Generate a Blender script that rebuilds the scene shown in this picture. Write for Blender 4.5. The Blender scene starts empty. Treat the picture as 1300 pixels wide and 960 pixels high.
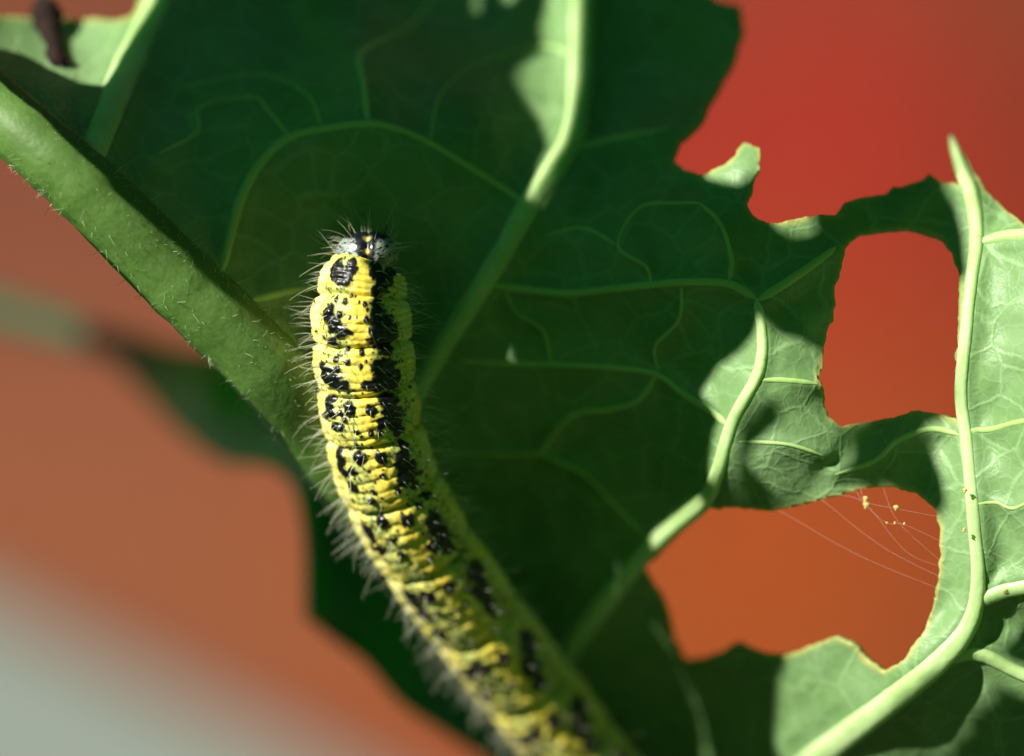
import bpy, math, random
import numpy as np
from mathutils import Vector

random.seed(7)
rng = np.random.default_rng(11)
MM = 0.001
S = bpy.context.scene
COL = S.collection

# ------------------------------------------------------------------ camera, sky, sun, exposure
DIST = 250.0            # mm from the lens to the plane of sharp focus (y = 0)
PXMM = 20.0             # photo pixels per mm in that plane (1300 x 960 photo)
SUN = np.array([-0.66, -0.55, 0.51]); SUN /= np.linalg.norm(SUN)   # towards the sun

cam_d = bpy.data.cameras.new('camera')
cam = bpy.data.objects.new('camera', cam_d); COL.objects.link(cam)
cam.location = (0, -DIST * MM, 0); cam.rotation_euler = (math.radians(90), 0, 0)
cam_d.sensor_width = 36.0; cam_d.lens = 36.0 * DIST / 65.0
cam_d.clip_start = 0.005; cam_d.clip_end = 2000.0
cam_d.dof.use_dof = True; cam_d.dof.focus_distance = (DIST - 0.6) * MM
cam_d.dof.aperture_fstop = 9.0
S.camera = cam

W = bpy.data.worlds.new('World'); S.world = W; W.use_nodes = True
nt = W.node_tree; nt.nodes.clear()
sky = nt.nodes.new('ShaderNodeTexSky'); sky.sky_type = 'NISHITA'; sky.sun_disc = False
sky.sun_elevation = math.asin(SUN[2]); sky.sun_rotation = math.atan2(SUN[0], SUN[1]) % (2 * math.pi)
sky.air_density = 0.5; sky.dust_density = 0.3; sky.altitude = 1500.0      # clear, deep blue air
bg = nt.nodes.new('ShaderNodeBackground'); bg.inputs['Strength'].default_value = 0.05
wo = nt.nodes.new('ShaderNodeOutputWorld')
nt.links.new(sky.outputs[0], bg.inputs[0]); nt.links.new(bg.outputs[0], wo.inputs[0])

sl = bpy.data.lights.new('sun', 'SUN'); sl.energy = 5.0; sl.angle = math.radians(0.53); sl.color = (1.0, 0.95, 0.86)
so = bpy.data.objects.new('sun', sl); COL.objects.link(so)
so.rotation_euler = Vector(SUN).to_track_quat('Z', 'Y').to_euler()
so.location = Vector(SUN) * 1.0

S.view_settings.view_transform = 'Standard'; S.view_settings.look = 'None'
S.view_settings.gamma = 1.0; S.view_settings.use_curve_mapping = False
S.view_settings.exposure = 1.0
S.render.engine = 'CYCLES'
S.cycles.use_denoising = True
S.cycles.max_bounces = 8

# ------------------------------------------------------------------ small maths helpers
def hash3(ix, iy, iz, seed):
    h = (ix.astype(np.int64) * 374761393 + iy.astype(np.int64) * 668265263 + iz.astype(np.int64) * 2147483647 + seed * 974634) & 0xffffffff
    h = ((h ^ (h >> 13)) * 1274126177) & 0xffffffff
    h = (h ^ (h >> 16)) & 0xffffffff
    return h / 4294967295.0

def vnoise(x, y, z=None, seed=0):
    """smooth value noise in 0..1"""
    if z is None: z = np.zeros_like(x)
    ix, iy, iz = np.floor(x), np.floor(y), np.floor(z)
    fx, fy, fz = x - ix, y - iy, z - iz
    fx, fy, fz = [f * f * (3 - 2 * f) for f in (fx, fy, fz)]
    out = 0
    for a in (0, 1):
        for b in (0, 1):
            for c in (0, 1):
                w = (fx if a else 1 - fx) * (fy if b else 1 - fy) * (fz if c else 1 - fz)
                out = out + w * hash3(ix + a, iy + b, iz + c, seed)
    return out

def fbm(x, y, z=None, seed=0, oct=3):
    s, a, t = 0, 1.0, 0
    for k in range(oct):
        s = s + a * vnoise(x * 2**k, y * 2**k, None if z is None else z * 2**k, seed + k); t += a; a *= .5
    return s / t

def smooth01(x):
    x = np.clip(x, 0, 1); return x * x * (3 - 2 * x)

def spline(pts, n_per=8, closed=False):
    """Catmull-Rom through pts (any dimension)"""
    P = np.array(pts, float); n = len(P); out = []
    segs = n if closed else n - 1
    for i in range(segs):
        if closed:
            p0, p1, p2, p3 = P[(i - 1) % n], P[i], P[(i + 1) % n], P[(i + 2) % n]
        else:
            p1, p2 = P[i], P[i + 1]
            p0 = P[i - 1] if i > 0 else 2 * p1 - p2
            p3 = P[i + 2] if i + 2 < n else 2 * p2 - p1
        for k in range(n_per):
            t = k / n_per
            out.append(.5 * ((2 * p1) + (-p0 + p2) * t + (2 * p0 - 5 * p1 + 4 * p2 - p3) * t * t + (-p0 + 3 * p1 - 3 * p2 + p3) * t**3))
    if not closed: out.append(P[-1])
    return np.array(out)

def seg_dist(U, V, path, vals=None):
    """distance of points to a polyline; optionally the value carried by the nearest place"""
    best = np.full(U.shape, 1e9); bv = np.zeros(U.shape)
    for i in range(len(path) - 1):
        ax, ay = path[i][:2]; bx, by = path[i + 1][:2]
        dx, dy = bx - ax, by - ay; L2 = dx * dx + dy * dy + 1e-9
        t = np.clip(((U - ax) * dx + (V - ay) * dy) / L2, 0, 1)
        d = np.hypot(U - ax - t * dx, V - ay - t * dy)
        m = d < best
        best = np.where(m, d, best)
        if vals is not None:
            bv = np.where(m, vals[i] * (1 - t) + vals[i + 1] * t, bv)
    return best, bv

def poly_sdf(U, V, poly):
    """signed distance, positive inside"""
    P = np.array(poly, float); inside = np.zeros(U.shape, bool); best = np.full(U.shape, 1e9)
    n = len(P)
    for i in range(n):
        ax, ay = P[i]; bx, by = P[(i + 1) % n]
        if ay != by:
            c = ((ay > V) != (by > V)) & (U < (bx - ax) * (V - ay) / (by - ay) + ax)
            inside ^= c
        dx, dy = bx - ax, by - ay; L2 = dx * dx + dy * dy + 1e-9
        t = np.clip(((U - ax) * dx + (V - ay) * dy) / L2, 0, 1)
        best = np.minimum(best, np.hypot(U - ax - t * dx, V - ay - t * dy))
    return np.where(inside, best, -best)

def clip_grid(gx, gy, F):
    """triangles of the part of a grid where F > 0, cut exactly along F = 0"""
    ny, nx = F.shape
    F = np.where(np.abs(F) < 1e-6, 1e-6, F)
    ids = np.arange(nx * ny).reshape(ny, nx)
    a, b, c, d = ids[:-1, :-1].ravel(), ids[:-1, 1:].ravel(), ids[1:, 1:].ravel(), ids[1:, :-1].ravel()
    tri = np.concatenate([np.stack([a, b, c], 1), np.stack([a, c, d], 1)])
    f = F.ravel(); px = np.tile(gx, ny); py = np.repeat(gy, nx)
    ins = f[tri] > 0; cnt = ins.sum(1)
    full = tri[cnt == 3]
    vx, vy = list(px), list(py); cut = {}; extra = []
    def mid(i, j):
        k = (i, j) if i < j else (j, i)
        if k not in cut:
            t = f[k[0]] / (f[k[0]] - f[k[1]]); t = min(max(t, .02), .98)
            cut[k] = len(vx); vx.append(px[k[0]] + t * (px[k[1]] - px[k[0]])); vy.append(py[k[0]] + t * (py[k[1]] - py[k[0]]))
        return cut[k]
    for T, I in zip(tri[(cnt == 1) | (cnt == 2)].tolist(), ins[(cnt == 1) | (cnt == 2)].tolist()):
        if sum(I) == 1:
            k = I.index(True); p, q, r = T[k], T[(k + 1) % 3], T[(k + 2) % 3]
            extra.append((p, mid(p, q), mid(p, r)))
        else:
            k = I.index(False); p, q, r = T[k], T[(k + 1) % 3], T[(k + 2) % 3]
            m1, m2 = mid(p, q), mid(p, r)
            extra.append((m1, q, r)); extra.append((m1, r, m2))
    allt = np.concatenate([full, np.array(extra, int).reshape(-1, 3)])
    used, inv = np.unique(allt, return_inverse=True)
    return np.array(vx)[used], np.array(vy)[used], inv.reshape(-1, 3)

def world(u, v, depth):
    """photo pixel + depth in mm behind the focal plane -> mm"""
    k = 1 + depth / DIST
    return np.stack([(u - 650) / PXMM * k, depth + 0 * u, (480 - v) / PXMM * k], -1)

# ------------------------------------------------------------------ object helpers
def mesh_obj(name, verts_mm, faces, mat, parent=None, smooth=True, colors=None, attrs=None):
    me = bpy.data.meshes.new(name)
    off = np.array(parent.location) / MM if parent is not None else np.zeros(3)
    if parent is not None and parent.parent is not None: off = off + np.array(parent.parent.location) / MM
    V = (np.asarray(verts_mm, float) - off) * MM
    faces = faces.tolist() if isinstance(faces, np.ndarray) else faces
    me.from_pydata(V.tolist(), [], faces)
    if smooth: me.polygons.foreach_set('use_smooth', np.ones(len(me.polygons), bool))
    if colors is not None:
        ca = me.color_attributes.new('Col', 'FLOAT_COLOR', 'POINT')
        c4 = np.ones((len(V), 4)); c4[:, :3] = colors; ca.data.foreach_set('color', c4.ravel())
    for k, arr in (attrs or {}).items():
        at = me.attributes.new(k, 'FLOAT', 'POINT'); at.data.foreach_set('value', np.asarray(arr, float))
    me.update()
    o = bpy.data.objects.new(name, me); COL.objects.link(o)
    if mat: me.materials.append(mat)
    if parent is not None: o.parent = parent
    return o

def thing(name, loc_mm, label, cat, group=None):
    o = bpy.data.objects.new(name, None); COL.objects.link(o)
    o.location = Vector(loc_mm) * MM; o.empty_display_size = .005
    o['label'] = label; o['category'] = cat
    if cat == 'leaf': group = 'leaves of the cabbage plant'
    if group: o['group'] = group
    return o

def tag(o, label, cat, group=None):
    o['label'] = label; o['category'] = cat
    if group: o['group'] = group

def tube(path, radii, sides=10, flat=1.0, axis=None, cap=True):
    """swept tube; axis = direction that counts as 'up' of the profile, flat = height/width"""
    P = np.asarray(path, float); n = len(P); R = np.broadcast_to(np.asarray(radii, float), (n,))
    T = np.gradient(P, axis=0); T /= np.linalg.norm(T, axis=1, keepdims=True) + 1e-12
    up = np.array([0, -1.0, 0]) if axis is None else np.asarray(axis, float)
    up = np.broadcast_to(up, P.shape)
    D = up - (up * T).sum(1, keepdims=True) * T
    D /= np.linalg.norm(D, axis=1, keepdims=True) + 1e-12
    Rt = np.cross(T, D)
    th = np.linspace(0, 2 * np.pi, sides, endpoint=False)
    V = P[:, None] + R[:, None, None] * (flat * np.cos(th)[None, :, None] * D[:, None] + np.sin(th)[None, :, None] * Rt[:, None])
    V = V.reshape(-1, 3); F = []
    for i in range(n - 1):
        for j in range(sides):
            k = (j + 1) % sides
            F.append((i * sides + j, i * sides + k, (i + 1) * sides + k, (i + 1) * sides + j))
    if cap:
        F.append(tuple(range(sides))[::-1]); F.append(tuple(range((n - 1) * sides, n * sides)))
    return V, F

def hairs_mesh(list_paths, r0, sides=3):
    VV, FF, o = [], [], 0
    for p, r in zip(list_paths, r0):
        n = len(p); rad = r * np.linspace(1, .25, n)
        v, f = tube(p, rad, sides, axis=(.3, -.5, .81), cap=False)
        VV.append(v); FF += [tuple(i + o for i in q) for q in f]; o += len(v)
    return np.concatenate(VV), FF

# ------------------------------------------------------------------ materials
def new_mat(name):
    m = bpy.data.materials.new(name); m.use_nodes = True
    n = m.node_tree.nodes; n.clear()
    return m, n, m.node_tree.links

def N(n, kind, **kw):
    x = n.new(kind)
    for k, v in kw.items():
        if k.startswith('i_'):
            key = k[2:].replace('_', ' ')
            x.inputs[key].default_value = v
        else: setattr(x, k, v)
    return x

def mixcol(n, l, fac, a, b, mode='MIX'):
    m = N(n, 'ShaderNodeMix', data_type='RGBA', blend_type=mode)
    for sock, val in ((m.inputs[0], fac), (m.inputs[6], a), (m.inputs[7], b)):
        if hasattr(val, 'is_linked') or isinstance(val, bpy.types.NodeSocket): l.new(val, sock)
        else: sock.default_value = val if not isinstance(val, tuple) else (*val, 1)
    return m.outputs[2]

def ramp(n, l, src, stops):
    r = N(n, 'ShaderNodeValToRGB'); e = r.color_ramp.elements
    while len(e) < len(stops): e.new(.5)
    for q, (p, c) in zip(e, stops):
        q.position = p; q.color = (*c, 1) if isinstance(c, tuple) else (c, c, c, 1)
    l.new(src, r.inputs[0]); return r.outputs[0]

def leaf_mat(name, base, dark, trans, t_fac=.3, rough=.45, veins=True, bump=.35, spec=.35, sss=0):
    m, n, l = new_mat(name)
    tc = N(n, 'ShaderNodeTexCoord')
    ns = N(n, 'ShaderNodeTexNoise', i_Scale=180.0, i_Detail=6.0, i_Roughness=.6); l.new(tc.outputs['Object'], ns.inputs['Vector'])
    fine = N(n, 'ShaderNodeTexNoise', i_Scale=1900.0, i_Detail=3.0); l.new(tc.outputs['Object'], fine.inputs['Vector'])
    warp = N(n, 'ShaderNodeMix', data_type='VECTOR'); warp.inputs[0].default_value = .0022
    l.new(tc.outputs['Object'], warp.inputs[4]); l.new(ns.outputs['Color'], warp.inputs[5])
    c = mixcol(n, l, ramp(n, l, ns.outputs[0], [(.32, 0.0), (.68, 1.0)]), dark, base)
    if veins:
        v1 = N(n, 'ShaderNodeTexVoronoi', feature='DISTANCE_TO_EDGE', i_Scale=330.0); l.new(warp.outputs[1], v1.inputs['Vector'])
        v2 = N(n, 'ShaderNodeTexVoronoi', feature='DISTANCE_TO_EDGE', i_Scale=900.0); l.new(warp.outputs[1], v2.inputs['Vector'])
        l1 = ramp(n, l, v1.outputs['Distance'], [(.0, 1.0), (.055, 0.0)])
        l2 = ramp(n, l, v2.outputs['Distance'], [(.0, 1.0), (.10, 0.0)])
        vs = N(n, 'ShaderNodeMath', operation='MULTIPLY_ADD'); l.new(l2, vs.inputs[0]); vs.inputs[1].default_value = .35; l.new(l1, vs.inputs[2])
        vf = N(n, 'ShaderNodeMath', operation='MULTIPLY'); l.new(vs.outputs[0], vf.inputs[0]); vf.inputs[1].default_value = .5
        c = mixcol(n, l, vf.outputs[0], c, tuple(min(1, x * 1.35 + .02) for x in base))
        hs = N(n, 'ShaderNodeMath', operation='MULTIPLY_ADD'); l.new(vs.outputs[0], hs.inputs[0]); hs.inputs[1].default_value = .55
        l.new(fine.outputs[0], hs.inputs[2]); hsrc = hs.outputs[0]
    else: hsrc = fine.outputs[0]
    bp = N(n, 'ShaderNodeBump', i_Strength=bump, i_Distance=.00012); l.new(hsrc, bp.inputs['Height'])
    p = N(n, 'ShaderNodeBsdfPrincipled', i_Roughness=rough); p.inputs['Specular IOR Level'].default_value = spec
    l.new(bp.outputs[0], p.inputs['Normal'])
    if sss:
        p.inputs['Subsurface Weight'].default_value = sss; p.inputs['Subsurface Radius'].default_value = (.6, 1, .25); p.inputs['Subsurface Scale'].default_value = .0016
    ed = N(n, 'ShaderNodeAttribute', attribute_name='edge')
    ce = mixcol(n, l, ed.outputs['Fac'], c, (.52, .52, .16)); l.new(ce, p.inputs['Base Color'])
    t = N(n, 'ShaderNodeBsdfTranslucent'); l.new(bp.outputs[0], t.inputs['Normal'])
    tcx = mixcol(n, l, ns.outputs[0], tuple(x * .6 for x in trans), trans); l.new(tcx, t.inputs['Color'])
    mx = N(n, 'ShaderNodeMixShader'); mx.inputs[0].default_value = t_fac
    l.new(p.outputs[0], mx.inputs[1]); l.new(t.outputs[0], mx.inputs[2])
    o = N(n, 'ShaderNodeOutputMaterial'); l.new(mx.outputs[0], o.inputs[0])
    return m

M_blade = leaf_mat('leaf_blade', (.25, .41, .18), (.165, .315, .10), (.04, .45, .012),   .32, bump=.45)
M_rib = leaf_mat('leaf_small_vein', (.46, .68, .24), (.37, .60, .17), (.25, .6, .05), .25, rough=.45, veins=False, bump=.4)
M_vein = leaf_mat('leaf_vein', (.54, .72, .36), (.34, .53, .18), (.30, .55, .08), .12, rough=.42, veins=False, bump=.45, sss=.35)
M_midrib = leaf_mat('leaf_midrib', (.105, .205, .042), (.07, .145, .025), (.20, .5, .04), .10, rough=.55, veins=False, bump=.6, sss=.5)
M_shade = leaf_mat('leaf_added_shade', (.05, .20, .03), (.035, .14, .02), (.06, .55, .012), .6)  # for the added unseen leaves; green transmission set to fill the shade
M_far = leaf_mat('leaf_far', (.05, .33, .12), (.035, .26, .08), (.04, .35, .04), .2)
M_farrib = leaf_mat('leaf_far_rib', (.034, .095, .046), (.026, .075, .036), (.06, .25, .03), .15, veins=False)

def simple(name, col, rough=.5, spec=.5, sss=0, trans=0, bump=None, col2=None, scale=300.0, bumpd=.0002):
    m, n, l = new_mat(name)
    p = N(n, 'ShaderNodeBsdfPrincipled', i_Roughness=rough); p.inputs['Specular IOR Level'].default_value = spec
    tc = N(n, 'ShaderNodeTexCoord'); ns = N(n, 'ShaderNodeTexNoise', i_Scale=scale, i_Detail=5.0); l.new(tc.outputs['Object'], ns.inputs['Vector'])
    l.new(mixcol(n, l, ns.outputs[0], col, col2 or tuple(x * .75 for x in col)), p.inputs['Base Color'])
    if bump:
        bp = N(n, 'ShaderNodeBump', i_Strength=bump, i_Distance=bumpd); l.new(ns.outputs[0], bp.inputs['Height']); l.new(bp.outputs[0], p.inputs['Normal'])
    last = p.outputs[0]
    if trans:
        t = N(n, 'ShaderNodeBsdfTranslucent'); t.inputs[0].default_value = (*col, 1)
        mx = N(n, 'ShaderNodeMixShader'); mx.inputs[0].default_value = trans
        l.new(last, mx.inputs[1]); l.new(t.outputs[0], mx.inputs[2]); last = mx.outputs[0]
    o = N(n, 'ShaderNodeOutputMaterial'); l.new(last, o.inputs[0]); return m

def attr_mat(name, sss=.0):
    m, n, l = new_mat(name)
    a = N(n, 'ShaderNodeAttribute', attribute_name='Col'); g = N(n, 'ShaderNodeAttribute', attribute_name='gloss')
    tc = N(n, 'ShaderNodeTexCoord'); ns = N(n, 'ShaderNodeTexNoise', i_Scale=2600.0, i_Detail=3.0); l.new(tc.outputs['Object'], ns.inputs['Vector'])
    p = N(n, 'ShaderNodeBsdfPrincipled')
    r = N(n, 'ShaderNodeMapRange'); l.new(g.outputs['Fac'], r.inputs[0]); r.inputs[3].default_value = .5; r.inputs[4].default_value = .2
    l.new(r.outputs[0], p.inputs['Roughness'])
    l.new(a.outputs['Color'], p.inputs['Base Color'])
    bp = N(n, 'ShaderNodeBump', i_Strength=.7, i_Distance=.00009); l.new(ns.outputs[0], bp.inputs['Height']); l.new(bp.outputs[0], p.inputs['Normal'])
    if sss:
        p.inputs['Subsurface Weight'].default_value = sss; p.inputs['Subsurface Radius'].default_value = (1, .7, .2); p.inputs['Subsurface Scale'].default_value = .0003
    o = N(n, 'ShaderNodeOutputMaterial'); l.new(p.outputs[0], o.inputs[0]); return m

M_cat = attr_mat('caterpillar_skin', .12)
M_head = attr_mat('caterpillar_head')
M_seta = simple('seta', (.93, .94, .80), .35, .5, trans=.5)
M_leg = simple('leg_skin', (.10, .09, .03), .35)
M_proleg = simple('proleg_skin', (.45, .42, .10), .45)
M_fuzz = simple('leaf_fuzz', (.66, .72, .48), .45, trans=.3)
M_debris = simple('frass', (.010, .006, .006), .8, .1, bump=.8, col2=(.028, .016, .012), scale=1500.0)
M_silk = simple('silk', (.75, .72, .62), .25, .6, trans=.3)
M_drop = simple('amber_grain', (.75, .55, .18), .2, .6, trans=.2)

# ------------------------------------------------------------------ the main leaf: outline, veins, relief (traced as a surface with its own depth)
depth_pts = [
 (0,150,0),(110,200,0),(60,40,12),(170,30,12),(205,0,13),(60,100,4),(250,250,3),(300,300,3),(460,320,5),(400,170,4),(457,70,8),(380,50,12),(520,20,16),
 (600,150,7),(670,260,6),(730,170,10),(738,80,14),(738,0,17),(860,80,13),(900,20,14),(860,200,5),(945,200,2),(800,300,3),(960,380,0),(1000,330,0),
 (960,480,0),(910,600,3),(860,660,8),(780,750,13),(700,850,19),(620,600,11),(640,720,15),(480,580,7.5),(560,720,13.5),(650,830,18.5),(760,820,17),
 (900,850,14),(1000,850,8),(1120,850,3),(1180,800,1),(1240,700,0),(1240,540,0),(1225,420,0),(1243,300,2),(1210,180,8),(1180,230,4),(1100,270,2),
 (1060,400,0),(1050,560,.3),(1130,560,1.2),(1050,620,1.8),(1000,600,1.0),(1300,300,0),(1300,600,-2.5),(1300,800,1),(700,450,6),(850,500,4),(540,470,7),(350,470,2.5),(430,540,6),
 (450,420,5.3),(-150,20,1),(-120,-100,10),(400,-170,18),(738,-200,26),(1000,-170,22),(1500,300,-7),(1500,600,-11),(1500,900,-5),(1200,1100,9),(760,1100,27),(950,1050,20),(740,960,24)]
DP = np.array(depth_pts, float)
def _tps(r2): return r2 * np.log(r2 + 1e-9)
def _fit():
    X = DP[:, :2] / 500; n = len(X)
    r2 = ((X[:, None] - X[None]) ** 2).sum(-1)
    A = np.zeros((n + 3, n + 3)); A[:n, :n] = _tps(r2) + 2e-3 * np.eye(n)
    A[:n, n] = 1; A[:n, n + 1:] = X; A[n, :n] = 1; A[n + 1:, :n] = X.T
    return np.linalg.solve(A, np.concatenate([DP[:, 2], [0, 0, 0]]))
TW = _fit()
def base_depth(u, v):
    x, y = np.asarray(u, float) / 500, np.asarray(v, float) / 500
    out = TW[-3] + TW[-2] * x + TW[-1] * y
    for (a, b, _), w in zip(DP, TW): out = out + w * _tps((x - a / 500) ** 2 + (y - b / 500) ** 2)
    return out

MIDRIB = [(-150,8,40),(0,143,42),(110,240,45),(210,340,47),(300,428,48),(370,505,48),(430,588,47),(500,685,46),(580,795,46),(660,905,45),(760,1040,44)]
VEINS = [
 [(105,222,17),(118,190,19),(135,150,19),(160,90,19),(185,40,18),(205,-10,17),(232,-90,15)],
 [(478,592,15),(525,500,15),(560,440,15),(620,350,15),(670,265,16),(708,210,17),(728,172,17),(735,100,16),(739,0,15),(741,-120,13)],
 [(280,345,7),(292,300,7),(305,255,7),(330,210,7),(365,178,7),(410,165,6),(467,158,6),(505,165,5.5),(545,182,5),(600,215,5),(640,240,5),(668,260,5)],
 [(467,158,5),(462,110,5),(457,70,5),(490,48,4),(525,30,4),(560,-20,3)],
 [(728,190,7),(780,178,6),(850,163,4)],
 [(618,360,5.5),(660,366,5),(720,372,5),(790,365,5),(870,358,5),(925,360,5.5),(962,380,7)],
 [(962,382,7),(1000,358,6),(1040,330,5),(1062,313,4)],
 [(960,378,7),(968,420,9),(965,470,10),(932,535,11),(912,600,12),(893,636,13),(830,690,14),(780,750,15),(735,805,16),(700,855,17),(645,935,18)],
 [(926,360,3.5),(929,330,3.5),(920,295,3),(908,275,3),(888,258,2.5)],
 [(585,458,3),(640,461,4),(700,462,4),(780,466,4.5),(835,475,5),(870,500,5.5),(905,522,6),(925,540,6)],
 [(835,475,4),(810,508,4),(770,520,4),(730,525,4),(700,555,4),(682,575,4),(620,576,3),(560,574,2.5)],
 [(963,482,3.5),(1000,483,4),(1042,488,3)],
 [(938,560,3),(1000,564,3),(1048,579,3)],
 [(1207,172,5),(1220,215,10),(1234,250,12),(1241,300,12),(1234,360,11),(1228,420,11),(1221,500,11),(1228,560,11),(1236,650,11),(1242,740,12.5),(1228,795,16),(1190,840,19),(1130,890,21),(1040,960,22),(930,1060,23)],
 [(1241,310,6),(1270,303,9),(1300,300,10),(1380,296,10),(1480,290,9)],
 [(1226,547,4),(1260,545,4),(1300,535,4),(1400,520,4)],
 [(1240,765,11),(1270,750,11),(1310,742,11),(1450,720,9)],
 [(1195,838,10),(1240,829,10),(1300,855,10),(1420,905,9)],
 [(1240,640,2.5),(1265,638,2.5),(1290,645,2.5),(1330,620,2.5)],
 [(318,382,6),(360,372,5),(400,363,4),(440,340,3)],
 [(370,176,3),(342,142,3),(320,124,3),(255,136,2.5),(250,168,2.5),(200,196,2)],
 [(682,575,3.5),(740,600,3.5),(775,635,3.5),(828,690,3.5)],
 [(866,360,2.5),(862,405,2.5),(832,440,2.5),(838,475,2.5)],
 [(828,362,2.5),(820,338,2.2),(785,312,2.2),(812,264,2.2),(866,258,2.2),(890,258,2.2)],
 [(1060,602,3),(1110,585,3.5),(1138,560,4),(1180,545,4),(1222,552,4)],
 [(700,462,2.5),(690,420,2.2),(655,395,2),(640,364,2)],
 [(410,165,2.5),(390,120,2.2),(330,95,2),(230,110,2)],
 [(545,182,2.5),(560,120,2.2),(610,80,2.2),(690,60,3.5),(735,75,4)],
 [(690,300,2.5),(740,290,2.5),(785,312,2.5)],
]
for _k in (7, 13): VEINS[_k] = [(a, b, c * .88) for a, b, c in VEINS[_k]]
MID = spline(MIDRIB, 16); VS = [spline(v, 10) for v in VEINS]

OUTER_CUTS = [  # places where there is no blade (photo pixels)
 # upper right, open to the top
 [(890,-260),(900,-120),(893,-15),(912,2),(942,8),(944,40),(932,75),(916,100),(898,130),(888,155),(862,180),(853,203),(868,217),(893,222),(925,206),(944,180),(964,186),
  (966,215),(955,240),(948,262),(957,277),(976,284),(1010,281),(1040,273),(1062,273),(1072,256),(1098,252),(1125,246),(1134,237),(1155,234),(1170,229),(1179,222),(1192,231),
  (1222,233),(1219,205),(1207,172),(1224,196),(1240,225),(1252,241),(1275,262),(1300,284),(1400,350),(1600,470),(1700,-260)],
 [(1095,297),(1130,291),(1165,292),(1195,302),(1210,325),(1217,350),(1217,400),(1213,470),(1217,538),(1190,525),(1165,520),(1130,530),(1100,538),(1070,541),(1052,530),(1047,505),
  (1039,480),(1044,455),(1050,425),(1060,400),(1062,385),(1059,370),(1067,345),(1072,325),(1078,308)],
 [(900,647),(940,645),(985,648),(1040,635),(1100,620),(1135,617),(1165,625),(1185,645),(1194,670),(1193,720),(1188,760),(1175,800),(1150,835),(1122,853),(1100,840),(1085,820),
  (1060,810),(1040,817),(1010,830),(985,835),(955,828),(935,818),(915,828),(890,838),(870,840),(855,820),(848,790),(845,765),(830,745),(817,722),(840,700),(870,670)],
 # upper left, above the small lit piece of blade
 [(-400,24),(-100,20),(0,21),(60,23),(120,25),(155,26),(170,16),(182,-10),(200,-60),(230,-160),(200,-300),(-400,-300)],
 # lower left of the midrib
 [(-400,-230),(-140,-2),(10,132),(120,229),(221,329),(311,417),(381,494),(441,577),(511,674),(591,784),(671,894),(771,1029),(800,1300),(-400,1300)],
]
GU = np.arange(-180, 1504, 4.0); GV = np.arange(-200, 1164, 4.0)
UU, VV = np.meshgrid(GU, GV)
def leaf_field(U, V):
    f = np.minimum(np.minimum(U + 165, 1480 - U), np.minimum(V + 180, 1140 - V)) + 22 * (fbm(U / 70, V / 70, seed=3) - .5)
    for k, c in enumerate(OUTER_CUTS):
        s = -poly_sdf(U, V, c)
        if k != 4: s = s + 6.5 * (fbm(U / 11, V / 11, seed=9) - .5) + 2.5 * (vnoise(U / 24, V / 24, seed=19) - .5)
        f = np.minimum(f, s)
    return f

REL = [np.concatenate([p[:-1:(5 if len(p) > 150 else 4)], p[-1:]]) for p in [MID] + VS]
def relief(u, v):
    """mm towards (-) / away (+): swelling along the veins, blade puffed between them"""
    u = np.asarray(u, float); v = np.asarray(v, float)
    dmin = np.full(u.shape, 1e9); out = np.zeros(u.shape)
    for p in REL:
        d, r = seg_dist(u, v, p, p[:, 2])
        big = r > 8
        dd = np.maximum(d - r, 0)
        dmin = np.minimum(dmin, dd + np.where(big, 0, 12 - 1.5 * np.minimum(r, 8)))
        out = np.minimum(out, -.036 * np.where(r > 30, r * .35, r) * np.exp(-(d / (r * 2.0 + 4)) ** 2))
    puff = .75 * (1 - np.exp(-dmin / 38.0))
    und = 1.8 * (fbm(u / 120, v / 120, seed=41) - .5) + .14 * (fbm(u / 28, v / 28, seed=47) - .5)
    return out + puff + und * smooth01(dmin / 25)
def depth(u, v): return base_depth(u, v) + relief(u, v)

leaf = thing('cabbage_leaf', world(np.array(-150.), np.array(20.), np.array(3.)), 'underside of a large ragged green cabbage leaf with chewed holes and pale veins', 'leaf')
vx, vy, tris = clip_grid(GU, GV, leaf_field(UU, VV))
vd = depth(vx, vy)
_ef = np.full(vx.shape, 1e9)
for _c in OUTER_CUTS[:4]: _ef = np.minimum(_ef, np.abs(poly_sdf(vx, vy, _c)))
blade = mesh_obj('blade', world(vx, vy, vd), tris, M_blade, leaf, attrs={'edge': smooth01(1.35 - _ef / 4.5) * (.35 + .75 * fbm(vx / 18, vy / 18, seed=66))})
sm = blade.modifiers.new('thickness', 'SOLIDIFY'); sm.thickness = .0004; sm.offset = 1 if False else -1
# make the normals face the camera
if blade.data.polygons[0].normal.y > 0: blade.data.flip_normals()

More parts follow.
